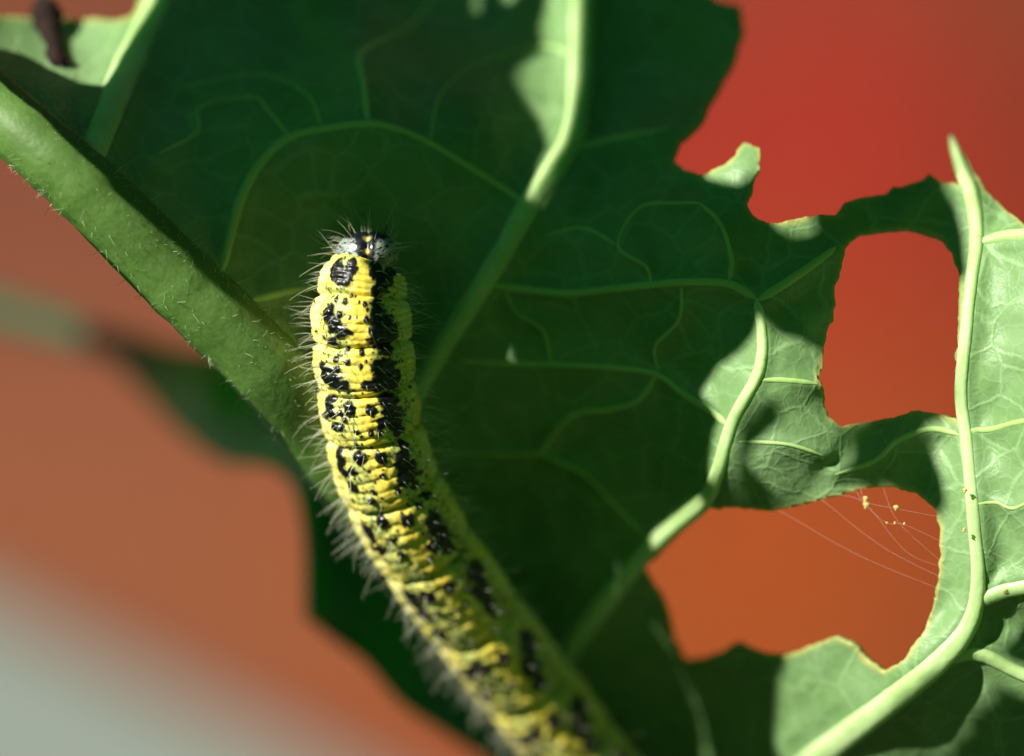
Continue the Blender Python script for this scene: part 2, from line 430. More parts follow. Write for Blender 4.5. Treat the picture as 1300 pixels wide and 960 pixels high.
def vein_obj(p, name, mat, parent, flat=1.0, sides=12, sink=.25):
    u, v, r = p[:, 0], p[:, 1], p[:, 2]
    if name == 'midrib': d = base_depth(u, v) - .011 * r + sink * r / PXMM
    else:
        d = depth(u, v); d[1:-1] = .25 * d[:-2] + .5 * d[1:-1] + .25 * d[2:]; d = d + sink * r / PXMM
    r = r.copy(); k_ = min(5, len(r) // 4); r[-k_:] *= np.linspace(1, .45, k_); r[:k_] *= np.linspace(.6, 1, k_)
    w = world(u, v, d)
    rr = r / PXMM * (1 + d / DIST) * (1 + .05 * (vnoise(np.arange(len(r)) * .35, r * 0, seed=5) - .5))
    V, F = tube(w, rr, sides, flat)
    th_ = np.tile(np.linspace(0, 2 * np.pi, sides, endpoint=False), len(w)); al = np.repeat(np.arange(len(w)) * .5, sides)
    q_ = .28 if sides > 40 else 1.0
    k_ = 1 + q_ * (.05 * np.cos(5 * th_ + .05 * al) * (sides > 15) + .12 * (fbm(al * .6 + r[0], th_ * .9, seed=14) - .5)) + (.08 if sides > 40 else .10) * (fbm(al * .06 + r[0], th_ * (7 if sides > 40 else 2.5), seed=15) - .5)
    ctr = np.repeat(w, sides, 0); V = ctr + (V - ctr) * k_[:, None]
    return mesh_obj(name, V, F, mat, parent)

mid_o = vein_obj(MID, 'midrib', M_midrib, leaf, .95, 56, .35)
for p, raw in zip(VS, VEINS):
    if raw in (VEINS[7], VEINS[13]): vein_obj(p, 'vein', M_vein, leaf, 1.0, 22, .55)
    elif raw[1][2] > 7.5: vein_obj(p, 'vein', M_vein, leaf, .85, 20, .48)
    else: vein_obj(p, 'vein', M_rib, leaf, .7, 10, .38)

# fuzz on the midrib and in the crook of the first vein
def fuzz(spots, n, length, seed):
    g = np.random.default_rng(seed); out, rad = [], []
    for _ in range(n):
        (u, v, d) = spots(g)
        b = world(np.array(u), np.array(v), np.array(d))
        dirn = g.normal(0, 1, 3) + np.array([-.3, -.5, .2]); dirn /= np.linalg.norm(dirn)
        L = length * g.uniform(.4, 1.2); side = g.normal(0, .5, 3)
        out.append(np.array([b + dirn * L * t + side * L * .5 * t * t for t in (0, .33, .66, 1)])); rad.append(g.uniform(.015, .026))
    return out, rad
def on_midrib(g):
    t = g.uniform(0, 1) ** .9; i = t * (len(MID) - 60); k = int(i); f = i - k
    p = MID[k] * (1 - f) + MID[k + 1] * f; q = MID[k + 1] - MID[k]
    nx, ny = -q[1], q[0]; L = math.hypot(nx, ny); a = g.uniform(-1, 1); a = math.copysign(abs(a) ** .7, a) * .97
    u, v = p[0] + nx / L * a * p[2], p[1] + ny / L * a * p[2]
    d = float(base_depth(np.array(p[0]), np.array(p[1]))) - p[2] / PXMM * (.9 * math.sqrt(1 - a * a) - .3)
    return u, v, d
def on_crook(g):
    while True:
        u, v = g.uniform(-30, 150), g.uniform(60, 225)
        if v > 60 + .3 * u and v < 100 + u * .95 and u < 150 - (v - 100) * .45 and g.random() < .15 + .85 * smooth01((v - 80) / 90): break
    return u, v, float(depth(np.array(u), np.array(v)))
hp, hr = fuzz(on_midrib, 2200, .95, 3)
h2, r2 = fuzz(on_crook, 600, .6, 4)
V, F = hairs_mesh(hp + h2, hr + r2)
fz = mesh_obj('leaf_hair', V, F, M_fuzz, leaf); fz['kind'] = 'stuff'

# ------------------------------------------------------------------ caterpillar
CP = spline([(466,338,1.45,36),(464.5,342,1.4,44),(463,349,1.3,50),(461,361,1.2,54),(459,378,1.15,58),(459,400,1.2,61),(461,440,1.5,62),(464,480,2.0,62),(470,520,2.7,62),(478,560,3.5,62),(492,605,4.6,62),(514,652,6.0,62),
             (545,705,8.0,61),(583,757,10.2,60),(624,812,12.5,59),(664,865,14.8,58),(708,920,17,57),(757,985,19,55),(806,1050,21,51),(850,1108,23,42),(880,1148,24,28),(893,1166,24.4,12)], 40)
_arc = np.concatenate([[0], np.cumsum(np.hypot(*np.diff(CP[:, :2], axis=0).T))])
NS, NT = 1000, 256
s_px = np.linspace(0, _arc[-1], NS)
C = np.stack([np.interp(s_px, _arc, CP[:, k]) for k in range(4)], 1)
def px_to_s(u, v):
    d = np.hypot(C[:, 0] - u, C[:, 1] - v); i = int(d.argmin()); i0, i1 = max(i - 2, 0), min(i + 2, NS - 1)
    t = C[i1, :2] - C[i0, :2]; t /= np.linalg.norm(t)
    lat = (u - C[i, 0]) * -t[1] * -1 + (v - C[i, 1]) * t[0] * -1     # to the image right of the walking axis
    along = s_px[i] + (u - C[i, 0]) * t[0] + (v - C[i, 1]) * t[1]
    return along, lat, C[i, 3]
FOLDS = [px_to_s(u, v)[0] for u, v in ((459,377),(460,433),(465,487),(476,546),(498,620),(537,702),(590,797),(655,880),(722,952),(790,1030),(850,1108))]
FOLDS = [0.0] + FOLDS
Wc = world(C[:, 0], C[:, 1], C[:, 2]); Rmm = C[:, 3] / PXMM * (1 + C[:, 2] / DIST)
Tn = np.gradient(Wc, axis=0); Tn /= np.linalg.norm(Tn, axis=1, keepdims=True)
upv = np.array([0, -1.0, 0]); Dn = upv - (Tn @ upv)[:, None] * Tn; Dn /= np.linalg.norm(Dn, axis=1, keepdims=True)
Rn = np.cross(Tn, Dn); Rn *= np.sign(Rn[:, 0])[:, None]
th = np.linspace(-np.pi, np.pi, NT, endpoint=False)
SS, TH = np.meshgrid(s_px, th, indexing='ij')
RP = np.broadcast_to(C[:, 3][:, None], SS.shape)
ARC = TH * RP                                  # px around the body from the back line
# relief
disp = np.zeros(SS.shape)                      # px
fo = np.array(FOLDS)
wob = 5 * (fbm(SS / 30, TH * 1.3, seed=8) - .5)
for f in fo[1:]:
    disp -= 5.0 * np.exp(-((SS + wob * .6 - f) / 3.0) ** 2) + 3.0 * np.exp(-((SS - f) / 11) ** 2)
seg_i = np.clip(np.searchsorted(fo, SS, side='right') - 1, 0, len(fo) - 2)
seg_t = np.clip((SS - fo[seg_i]) / (fo[seg_i + 1] - fo[seg_i]), 0, 1.3)
ann = np.abs(np.sin(np.pi * 6 * seg_t + .35 * wob + 1.4 * (fbm(SS / 22, ARC / 17, seed=28) - .5))) ** .7
disp += 1.6 * (ann - .6) * (.35 + 1.3 * vnoise(SS / 14, ARC / 15, seed=29)) * smooth01((2.2 - np.abs(TH)) / .5)
beads = fbm(SS / 9, ARC / 11, seed=21, oct=2)
disp += 3.6 * (beads - .5)
disp += 3.0 * (fbm(SS / 28, ARC / 30, seed=23) - .5)
disp -= 3.5 * np.exp(-((np.abs(TH) - 1.15) / .10) ** 2)        # groove under the side line
disp += 3.0 * np.exp(-((np.abs(TH) - 1.42) / .16) ** 2)
# black markings, photo pixels: (u, v, half-width, half-height, tilt, bump)
spots = []
def sp(u, v, a, b=None, tilt=0, h=2.0, soft=.25):
    s, lat, R = px_to_s(u, v); q = np.clip(lat / R, -.97, .97); k = math.sqrt(max(1 - q * q, .12))
    spots.append((s, math.asin(q) * R, a / k, b or a, tilt, h, soft))
for d in [(430,350,9,11),(445,353,9,12),(437,361,11,7),(428,345,6,5),(449,347,5,6)]: sp(*d, h=1)
for d in [(478,356,10,11),(490,362,12,15),(482,372,9,9),(497,352,6,8),(474,350,6,7)]: sp(*d, h=1)
for d in [(420,398,8),(427,407,10),(440,414,8),(424,427,8),(423,391,5),(434,396,4),(432,418,6)]: sp(*d, h=3)
for d in [(486,406,13,14),(496,415,11,18),(482,424,12,13),(492,432,12,9),(478,396,7),(481,385,7),(474,413,6)]: sp(*d, h=1.5)
for d in [(428,381,3),(440,383,3.8),(465,386,3.2),(446,398,2.6),(467,400,4.2),(441,434,4.2),(461,437,4.2),(428,446,4.2),(442,449,3.8),(459,452,3.4),(430,457,4.2),(455,398,2),(458,384,2)]: sp(*d, h=2)
for d in [(411,456,7),(417,466,11),(426,473,10),(438,475,8),(413,472,6)]: sp(*d, h=2.5)
for d in [(490,456,14,14),(500,468,10,14),(482,472,14,10),(467,473,8,7),(480,452,8)]: sp(*d, h=1.5)
for d in [(416,499,8.5),(421,510,7),(428,526,7.5),(443,503,7.5),(432,508,4.5),(414,520,5),(437,515,4),(452,528,4)]: sp(*d, h=3.5)
for d in [(470,501,8),(493,494,13,15),(500,512,12,15),(486,515,10,9),(480,526,6),(470,528,4.5),(505,528,8)]: sp(*d, h=1.5)
for d in [(453,561,8),(482,556,9),(444,579,5.5),(434,584,6.5),(444,601,6.5),(468,600,4),(466,611,4.5),(438,553,3.5),(480,578,4)]: sp(*d, h=3.5)
sp(428,569,6.5,13,.35,2.5)
for d in [(507,560,11,14),(514,573,13,17),(506,586,9,10),(510,546,7),(498,596,5),(520,592,7)]: sp(*d, h=1.5)
for d in [(477,640,8.5),(507,632,9),(470,678,5),(497,676,4.5),(488,660,4),(522,617,4.5),(536,608,5)]: sp(*d, h=3.5)
sp(462,663,7,15,.35,2.5); sp(473,680,8,9,.3,2)
for d in [(540,636,12,14),(548,650,12,16),(536,662,9,10),(556,668,8),(530,676,5)]: sp(*d, h=1.5)
for d in [(527,731,9),(552,716,9),(540,752,4),(562,745,4),(572,735,3.5)]: sp(*d, h=3.5)
sp(513,745,8,13,.4,2.5); sp(528,763,8,13,.4,2.5); sp(546,786,8,12,.4,2)
for d in [(589,702,12,14),(594,722,13,16),(604,740,9,11),(612,752,6)]: sp(*d, h=1.5)
def seg_set(ou, ov):
    for d in [(595,826,10),(619,806,10),(608,848,4.5),(632,838,4.5)]: sp(d[0] + ou, d[1] + ov, d[2], h=3.5)
    sp(586 + ou, 842 + ov, 9, 14, .4, 2.5); sp(604 + ou, 868 + ov, 8, 12, .4, 2)
    for d in [(655,794,13,16),(655,816,14,17),(668,838,10,12)]: sp(d[0] + ou, d[1] + ov, d[2], d[3], h=1.5)
seg_set(0, 0); seg_set(66, 84); seg_set(130, 160); seg_set(190, 240)
g2 = np.random.default_rng(5)
for _ in range(650):
    s = g2.uniform(FOLDS[1], s_px[-1] - 30); t = g2.uniform(-1.35, 1.35)
    if abs(t) < .16 and g2.random() < .75: continue
    if abs(t) > 1.0 and g2.random() < .6: continue
    R = np.interp(s, s_px, C[:, 3]); a = g2.uniform(1.0, 2.6) * (1 if g2.random() < .85 else 1.5)
    spots.append((s, t * R, a, a, 0, 1.0, .5))
blk = np.zeros(SS.shape); edge = 1.3 * (fbm(SS / 5.5, ARC / 5.5, seed=31) - .5)
ds_px = s_px[1] - s_px[0]; gl = np.zeros(SS.shape)
for (s, a, ra, rb, tl, h, soft) in spots:
    reach = max(ra, rb) * 1.6 + 2
    i0, i1 = max(int((s - reach) / ds_px), 0), min(int((s + reach) / ds_px) + 2, NS)
    if i1 <= i0: continue
    ds, da = SS[i0:i1] - s, ARC[i0:i1] - a
    x = da * math.cos(tl) - ds * math.sin(tl); y = da * math.sin(tl) + ds * math.cos(tl)
    q = np.sqrt((x / ra) ** 2 + (y / rb) ** 2)
    e = edge[i0:i1] * (.8 if ra > 5 else .15)
    b = smooth01((1 + soft * .5 - q - e) / soft)
    blk[i0:i1] = np.maximum(blk[i0:i1], b)
    disp[i0:i1] += h * np.maximum(1 - q * q, 0) ** .7 * (1 if ra > 3 else .6)
    if h > 2.2: gl[i0:i1] = np.maximum(gl[i0:i1], smooth01((1.1 - q) / .3))
speck = smooth01((fbm(SS / 3.2, ARC / 3.2, seed=77, oct=2) - .635) / .08) * smooth01((np.abs(TH) - .2) / .2) * smooth01((1.15 - np.abs(TH)) / .2)
blk = np.maximum(blk, .85 * speck)
n1 = fbm(SS / 16, ARC / 16, seed=51); n2 = fbm(SS / 5, ARC / 5, seed=53)
yel = np.array([.76, .65, .12]); grn = np.array([.36, .43, .13]); org = np.array([.78, .57, .05]); pale = np.array([.76, .72, .32]); blackc = np.array([.004, .004, .006])
aT = np.abs(TH)
mid_w = np.exp(-(TH / .17) ** 2)
sub_w = smooth01((aT - .18) / .2) * smooth01((1.0 - aT) / .25)
side_w = smooth01((aT - .85) / .3)
mix = lambda a, b, w: a * (1 - w[..., None]) + b * w[..., None]
colr = np.broadcast_to(yel, SS.shape + (3,)).copy()
colr = mix(colr, grn, np.clip(sub_w * smooth01((n1 * .5 + n2 * .5 - .33) / .2), 0, 1) * .82)
colr = mix(colr, pale, side_w * smooth01((n1 - .3) / .3) * .7)
colr = mix(colr, org, mid_w * .75)
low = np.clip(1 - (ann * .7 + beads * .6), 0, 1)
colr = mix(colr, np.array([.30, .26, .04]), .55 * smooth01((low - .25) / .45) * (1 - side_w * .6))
colr = mix(colr, np.array([.40, .40, .16]), smooth01((aT - 1.6) / .3))
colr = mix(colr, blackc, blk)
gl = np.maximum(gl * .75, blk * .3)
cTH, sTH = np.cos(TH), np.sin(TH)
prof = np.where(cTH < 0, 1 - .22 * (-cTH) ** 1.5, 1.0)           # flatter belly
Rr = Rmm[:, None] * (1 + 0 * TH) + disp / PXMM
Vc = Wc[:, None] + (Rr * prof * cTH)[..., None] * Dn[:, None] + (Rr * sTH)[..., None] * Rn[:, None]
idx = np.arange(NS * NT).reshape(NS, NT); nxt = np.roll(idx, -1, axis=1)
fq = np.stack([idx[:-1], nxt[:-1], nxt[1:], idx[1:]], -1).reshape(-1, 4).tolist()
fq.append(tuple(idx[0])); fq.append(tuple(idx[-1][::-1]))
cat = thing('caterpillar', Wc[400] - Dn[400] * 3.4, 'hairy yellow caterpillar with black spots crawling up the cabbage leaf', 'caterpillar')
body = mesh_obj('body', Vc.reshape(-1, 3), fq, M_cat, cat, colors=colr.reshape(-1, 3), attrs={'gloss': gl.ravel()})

def surf(s, t, lift=0.0):
    i = int(np.clip(s / ds_px, 1, NS - 2)); j = int((t + math.pi) / (2 * math.pi) * NT) % NT
    nrm = math.cos(t) * Dn[i] + math.sin(t) * Rn[i]
    return Vc[i, j] + nrm * lift, nrm, Tn[i], (Rn[i] * math.cos(t) - Dn[i] * math.sin(t))

# head capsule: two lobes, pale and speckled, dark middle
hc = world(np.array(467.), np.array(321.), np.array(1.5)); hw, hh, hd = 1.95, 1.38, 1.75
nu, nv = 150, 110
a_ = np.linspace(0, 2 * np.pi, nu, endpoint=False); b_ = np.linspace(0.02, np.pi - .02, nv)
A, B = np.meshgrid(a_, b_)
dx, dz, dy = np.sin(B) * np.cos(A), np.cos(B), -np.sin(B) * np.sin(A)
lob = 1 + .05 * np.abs(dx) ** .8 - .13 * np.exp(-(dx / .12) ** 2) * smooth01((dz * .8 - dy + .1) / .6)
lob += .02 * (fbm(dx * 6 + 9, dy * 6 + 9, dz * 6 + 9, seed=3) - .5)
HV = hc + np.stack([dx * hw * lob, dy * hd * lob, dz * hh * lob], -1)
hu, hvv = dx, dz
cell = vnoise(dx * 14 + 20, dy * 14 + 20, dz * 14 + 20, seed=91)
dots = smooth01((cell - .63) / .06)
hcol = np.broadcast_to(np.array([.30, .34, .31]), dx.shape + (3,)).copy()
hcol = mix(hcol, np.array([.12, .15, .15]), smooth01((fbm(dx * 5 + 3, dy * 5, dz * 5, seed=15) - .4) / .3) * .7)
hcol = mix(hcol, blackc, dots)
midk = smooth01((.34 + .12 * dz - np.abs(dx + .03) + .12 * (cell - .5)) / .08)
hcol = mix(hcol, np.array([.005, .004, .009]), midk * .97)
topk = smooth01((dz - .55) / .12) * smooth01((.8 - np.abs(dx)) / .1); hcol = mix(hcol, np.array([.006, .006, .01]), topk)
ys = np.exp(-(((dx) / .13) ** 2 + ((dz - .68) / .14) ** 2) ** 2) * (dy < 0); hcol = mix(hcol, np.array([.45, .42, .16]), np.clip(ys, 0, 1))
ys = np.exp(-(((dx + .01) / .10) ** 2 + ((dz - .02) / .14) ** 2) ** 2) * (dy < 0); hcol = mix(hcol, np.array([.62, .50, .16]), np.clip(ys, 0, 1))
hi = np.arange(nu * nv).reshape(nv, nu); hn = np.roll(hi, -1, 1)
hf = np.stack([hi[:-1], hi[1:], hn[1:], hn[:-1]], -1).reshape(-1, 4).tolist(); hf.append(tuple(hi[0])); hf.append(tuple(hi[-1][::-1]))
head = mesh_obj('head', HV.reshape(-1, 3), hf, M_head, cat, colors=hcol.reshape(-1, 3), attrs={'gloss': np.full(nu * nv, .7)})
for sg in (-1, 1):
    base = hc + np.array([sg * 1.0, -.2, 1.25]); p = np.array([base, base + np.array([sg * .15, -.1, .3]), base + np.array([sg * .2, -.2, .55])])
    V, F = tube(p, [.10, .08, .03], 8); mesh_obj('antenna', V, F, M_leg, head)

# setae
paths, rads, left_hair = [], [], []
g3 = np.random.default_rng(17)
def seta(s, t, L, r, bend=None, lean=None):
    p, nrm, tg, side = surf(s, t, -.05)
    lean = lean if lean is not None else g3.normal(0, .25)
    d = nrm + tg * lean + side * g3.normal(0, .22); d /= np.linalg.norm(d)
    b = bend if bend is not None else (tg * g3.normal(.35, .3) + side * g3.normal(0, .25))
    pts = np.array([p + d * L * q + b * L * .5 * q * q for q in np.linspace(0, 1, 7)])
    paths.append(pts); rads.append(r)
    if t < -1.1 and (s > 330 or s < 120): left_hair.append(pts)
for (s, a, ra, rb, tl, h, soft) in spots:
    if ra < 3 and g3.random() > .10: continue
    R = np.interp(s, s_px, C[:, 3]); t = a / R
    sgn = 1 if t > 0 else -1
    p, nrm, tg, side = surf(min(max(s, 4), s_px[-1] - 5), t)
    seta(s, t, g3.uniform(.9, 1.6) if ra > 5 else g3.uniform(.5, 1.0), g3.uniform(.022, .030) if ra > 4 else .016,
         bend=tg * g3.uniform(.5, 1.1) + side * sgn * g3.uniform(.1, .7))
for s in np.arange(FOLDS[0], s_px[-1] - 12, 1.0):
    for sg in (-1, 1):
        for _ in range(1):
            if g3.random() < (.42 if s < 330 else .26): seta(s + g3.uniform(-2, 2), sg * g3.uniform(1.0, 1.62), g3.uniform(.7, 2.3), g3.uniform(.013, .024))
for _ in range(260): seta(g3.uniform(FOLDS[0], s_px[-1] - 20), g3.uniform(-1.2, 1.2), g3.uniform(.25, .7), g3.uniform(.008, .014))
for _ in range(60):
    v = np.array([g3.normal(0, 1), -abs(g3.normal(0, .6)), abs(g3.normal(.3, .8))]); v /= np.linalg.norm(v)
    b = hc + v * np.array([hw, hd, hh]); L = g3.uniform(.5, 1.7); bend = g3.normal(0, .25, 3)
    paths.append(np.array([b + v * L * q + bend * L * q * q for q in np.linspace(0, 1, 6)])); rads.append(g3.uniform(.013, .02))
V, F = hairs_mesh(paths, rads)
st = mesh_obj('hair', V, F, M_seta, cat); st['kind'] = 'stuff'

# legs under the body
for k, (fi, nm) in enumerate([(0, 'leg'), (1, 'leg'), (2, 'leg'), (5, 'proleg'), (6, 'proleg'), (7, 'proleg'), (8, 'proleg')]):
    s = .5 * (FOLDS[fi] + FOLDS[fi + 1])
    for sg in (-1, 1):
        p, nrm, tg, side = surf(s, sg * 2.35)
        if nm == 'leg':
            q = np.array([p, p + nrm * .5 - tg * .1, p - Dn[int(s / ds_px)] * 1.0 - tg * .35, p - Dn[int(s / ds_px)] * 1.35 - tg * .6]); r = [.42, .34, .20, .05]; mt = M_leg
        else:
            dn = -Dn[int(s / ds_px)]; q = np.array([p - nrm * .3, p + dn * .5, p + dn * .95, p + dn * 1.25]); r = [.75, .62, .5, .62]; mt = M_proleg
        V, F = tube(spline(q, 3), np.interp(np.linspace(0, 3, 10), [0, 1, 2, 3], r), 12, axis=(1, .2, 0)); mesh_obj(nm, V, F, mt, cat)

# ------------------------------------------------------------------ small things on the leaf
pd = [(55,4,12),(58,14,19),(60,26,20),(63,38,14),(66,50,11),(70,62,11),(73,74,12),(76,84,7)]
pp = spline(pd, 4); dd = depth(pp[:, 0], pp[:, 1]) - np.interp(pp[:, 1], [8, 50, 82], [2.0, .9, .4])
w = world(pp[:, 0], pp[:, 1], dd); V, F = tube(w, pp[:, 2] / PXMM, 14)
V = V + .16 * (np.stack([fbm(V[:, 0] * 2.2 + 40, V[:, 1] * 2.2 + 40, V[:, 2] * 2.2 + 40, seed=k) for k in (1, 2, 3)], 1) - .5) * 4
deb = thing('dry_debris', w[-1], 'dark brown shrivelled scrap stuck on the lit leaf beside a thick vein', 'debris')
mesh_obj('scrap', V, F, M_debris, deb)
q = spline([(72,70,5),(80,76,6),(87,80,5),(90,82,2)], 4); dq = depth(q[:, 0], q[:, 1]) - .7
V, F = tube(world(q[:, 0], q[:, 1], dq), q[:, 2] / PXMM, 10); mesh_obj('scrap_tip', V, F, M_debris, deb)

silk_pts = []
silk = thing('spider_silk', world(np.array(1195.), np.array(690.), np.array(1.)), 'thin sparse spider silk with amber grains stretched across a chewed hole', 'silk')
_dp = lambda u, v: float(depth(np.array(float(u)), np.array(float(v)))) - .25
for pts_ in [[(984,645),(1090,705),(1203,752)],[(1040,632),(1120,694),(1204,738)],[(1085,621),(1099,637),(1138,646),(1203,658)],[(1092,619),(1100,642),(1126,664),(1148,666),(1200,690)],
             [(1120,616),(1140,662),(1198,716)],[(1062,627),(1099,640),(1150,700),(1200,722)],[(1196,645),(1240,690),(1300,720)]]:
    z0, z1 = _dp(*pts_[0]), _dp(*pts_[-1]); k_ = len(pts_) - 1
    P = spline([(u, v, z0 + (z1 - z0) * q / k_ - (.3 if 0 < q < k_ else 0)) for q, (u, v) in enumerate(pts_)], 8)
    tt_ = np.linspace(0, len(P) - 1, 160); silk_pts.append(world(*[np.interp(tt_, np.arange(len(P)), P[:, k]) for k in range(3)]))
    V, F = tube(world(P[:, 0], P[:, 1], P[:, 2]), .0048, 5); mesh_obj('strand', V, F, M_silk, silk)
for (u, v, r) in [(1099,634,4.5),(1100,642,5.5),(1138,645,4.5),(1126,664,2),(1136,664,2),(1148,665,2),(1225,623,3.5),(1224,673,3),(1278,752,4)]:
    d = float(np.interp(u, [1090, 1140, 1300], [2, 0, -2.2])); c = world(np.array(float(u)), np.array(float(v)), np.array(d))
    silk_pts.append(np.repeat(c[None], 4, 0)); ph = np.linspace(-1, 1, 7); V, F = tube(c + np.outer(ph, [.3, .1, .9]) * r / PXMM, np.sqrt(np.maximum(1 - ph**2, .02)) * r / PXMM * .8 * (1 + .4 * np.sin(ph * 4 + u)), 8, axis=(.3, -1, 0))
    mesh_obj('grain', V, F, M_drop, silk)

# ------------------------------------------------------------------ added leaf out of view, holes cut so sun reaches only the lit places
LIT = [
 [(-180,22),(165,20),(200,-60),(250,-180),(262,-180),(207,0),(162,86),(146,106),(135,108),(100,104),(60,86),(20,64),(-180,40)],
 [(752,-180),(690,-180),(694,0),(684,30),(690,60),(660,80),(652,95),(665,125),(685,160),(694,185),(681,205),(674,235),(668,262),(684,262),(706,216),(727,184),(745,100),(748,-180)],
 [(598,-40),(612,-40),(613,14),(604,22),(598,14)],
 [(634,-40),(668,-40),(655,2),(640,5)],
 [(882,500),(897,480),(905,466),(940,440),(955,420),(960,396),(980,396),(984,470),(970,492),(940,530),(926,600),(905,626),(896,600),(903,545),(912,528),(895,505)],
 [(988,422),(1005,424),(1045,440),(1075,480),(1075,560),(1050,585),(1010,602),(975,613),(952,612),(945,590),(955,560),(982,530),(986,495),(978,480),(990,470),(994,450)],
 [(822,680),(850,655),(888,628),(912,640),(880,668),(835,708)],
 [(885,222),(920,190),(945,165),(975,180),(968,205),(938,232),(905,226)],
 [(965,276),(1048,262),(1032,290),(992,296)],
 [(1190,150),(1195,236),(1210,260),(1219,290),(1224,345),(1214,365),(1205,450),(1212,530),(1172,532),(1168,560),(1188,592),(1196,640),(1188,740),(1165,810),(1122,846),(1062,800),(1036,812),(1000,835),(985,862),(980,960),(1120,1000),
  (1150,885),(1218,835),(1232,846),(1300,880),(1500,980),(1500,870),(1300,842),(1242,818),(1262,780),(1300,760),(1500,735),(1500,380),(1300,260),(1225,150)],
 [(-100,0),(28,116),(138,212),(238,312),(328,400),(365,432),(400,452),(420,640),(330,580),(200,460),(60,340),(-60,220)],
]
def lit_field(u, v):
    f = np.full(np.shape(u), -1e9)
    for p in LIT: f = np.maximum(f, poly_sdf(u, v, p))
    return f
XO = -42.5
step = .3
OY = np.arange(-150, 78, step); OZ = np.arange(-60, 172, step)
def splat(P, wgt, acc):
    t = (P[:, 0] - XO) / -SUN[0]; y = P[:, 1] + t * SUN[1]; z = P[:, 2] + t * SUN[2]
    fy = (y - OY[0]) / step; fz = (z - OZ[0]) / step
    iy = np.floor(fy).astype(int); iz = np.floor(fz).astype(int)
    ok = (iy >= 0) & (iy < len(OY) - 1) & (iz >= 0) & (iz < len(OZ) - 1) & (t > 0)
    np.add.at(acc, (iz[ok], iy[ok]), wgt[ok])
def blur(a, n):
    k = np.exp(-.5 * (np.arange(-3 * n, 3 * n + 1) / n) ** 2); k /= k.sum()
    a = np.apply_along_axis(lambda m: np.convolve(m, k, 'same'), 0, a)
    return np.apply_along_axis(lambda m: np.convolve(m, k, 'same'), 1, a)
su, sv = np.meshgrid(np.arange(-180, 1500, 3.0), np.arange(-200, 1150, 3.0))
_dm, _rm = seg_dist(su, sv, MID, MID[:, 2])
okm = ((leaf_field(su, sv) > 0) | (_dm < _rm * .97)).ravel()
su, sv = su.ravel()[okm], sv.ravel()[okm]
sdep = depth(su, sv)
for p_, fl_, sk_ in [(MID, .95, .13)] + [(VS[i], .85, -.2) for i in (0, 1)] + [(VS[i], 1.0, -.15) for i in (7, 13)]:
    dm_, rm_ = seg_dist(su, sv, p_, p_[:, 2]); q_ = np.clip(dm_ / rm_, 0, 1)
    sdep = np.where(dm_ < rm_, np.minimum(sdep, base_depth(su, sv) - rm_ / PXMM * (fl_ * np.sqrt(1 - q_ * q_) - sk_)), sdep)
pw = world(su, sv, sdep); lf = np.clip(lit_field(su, sv) / 3.0, -1, 1)
_t = (pw[:, 0] - XO) / -SUN[0]; _y = np.floor((pw[:, 1] + _t * SUN[1] - OY[0]) / .9).astype(int); _z = np.floor((pw[:, 2] + _t * SUN[2] - OZ[0]) / .9).astype(int)
_k = (_y + 40) * 4000 + _z + 40; _o = np.full(int(_k.max()) + 1, 1e9); np.minimum.at(_o, _k, _t)
_near = _t < _o[_k] + 2.2                                   # only what the sun sees first
pw, lf = pw[_near], lf[_near]
num = np.zeros((len(OZ), len(OY))); den = np.zeros_like(num)
splat(pw, lf, num); splat(pw, np.ones(len(lf)), den)
num, den = blur(num, 1.0), blur(den, 1.0)
Fo = (num - .03) / (den + .03)                              # +1 lit (hole), -1 shade (leaf)
catm = np.zeros_like(num)
_sel = th < .16
vis = Vc[10:, _sel, :].reshape(-1, 3)
off = np.repeat(Wc[10:], int(_sel.sum()), 0); vis2 = off + (vis - off) * 1.0
splat(vis2, np.ones(len(vis2)), catm)
hv2 = hc + (HV.reshape(-1, 3) - hc) * .92; splat(hv2, np.ones(len(hv2)), catm); splat(off, np.ones(len(off)), catm)
for k in (.2, .4, .6, .8, .92): splat(off + (vis - off) * k, np.ones(len(vis)), catm)
catf = np.clip(blur(np.clip(catm, 0, 1), 1.2) * 2 - 1.25, -1, 1)
Fo = np.maximum(Fo, catf)
hm = np.zeros_like(num)
_s = np.concatenate(silk_pts)
for k in (0, .2, -.2):
    for k2 in (0, .2, -.2): splat(_s + np.array([k, 0, k2]), np.ones(len(_s)), hm)
Fo = np.maximum(Fo, np.clip(blur(np.clip(hm, 0, 1), 1.2) * 5 - 1, -1, 1))
Oy, Oz = np.meshgrid(OY, OZ)
cy, cz = -36.0, 52.0
ang = np.arctan2(Oz - cz, Oy - cy)
outl = 1 - ((Oy - cy) / 106) ** 2 - ((Oz - cz) / 108) ** 2 + .10 * np.sin(7 * ang) + .05 * np.sin(17 * ang + 1)
field = np.minimum(-Fo, outl * 3)
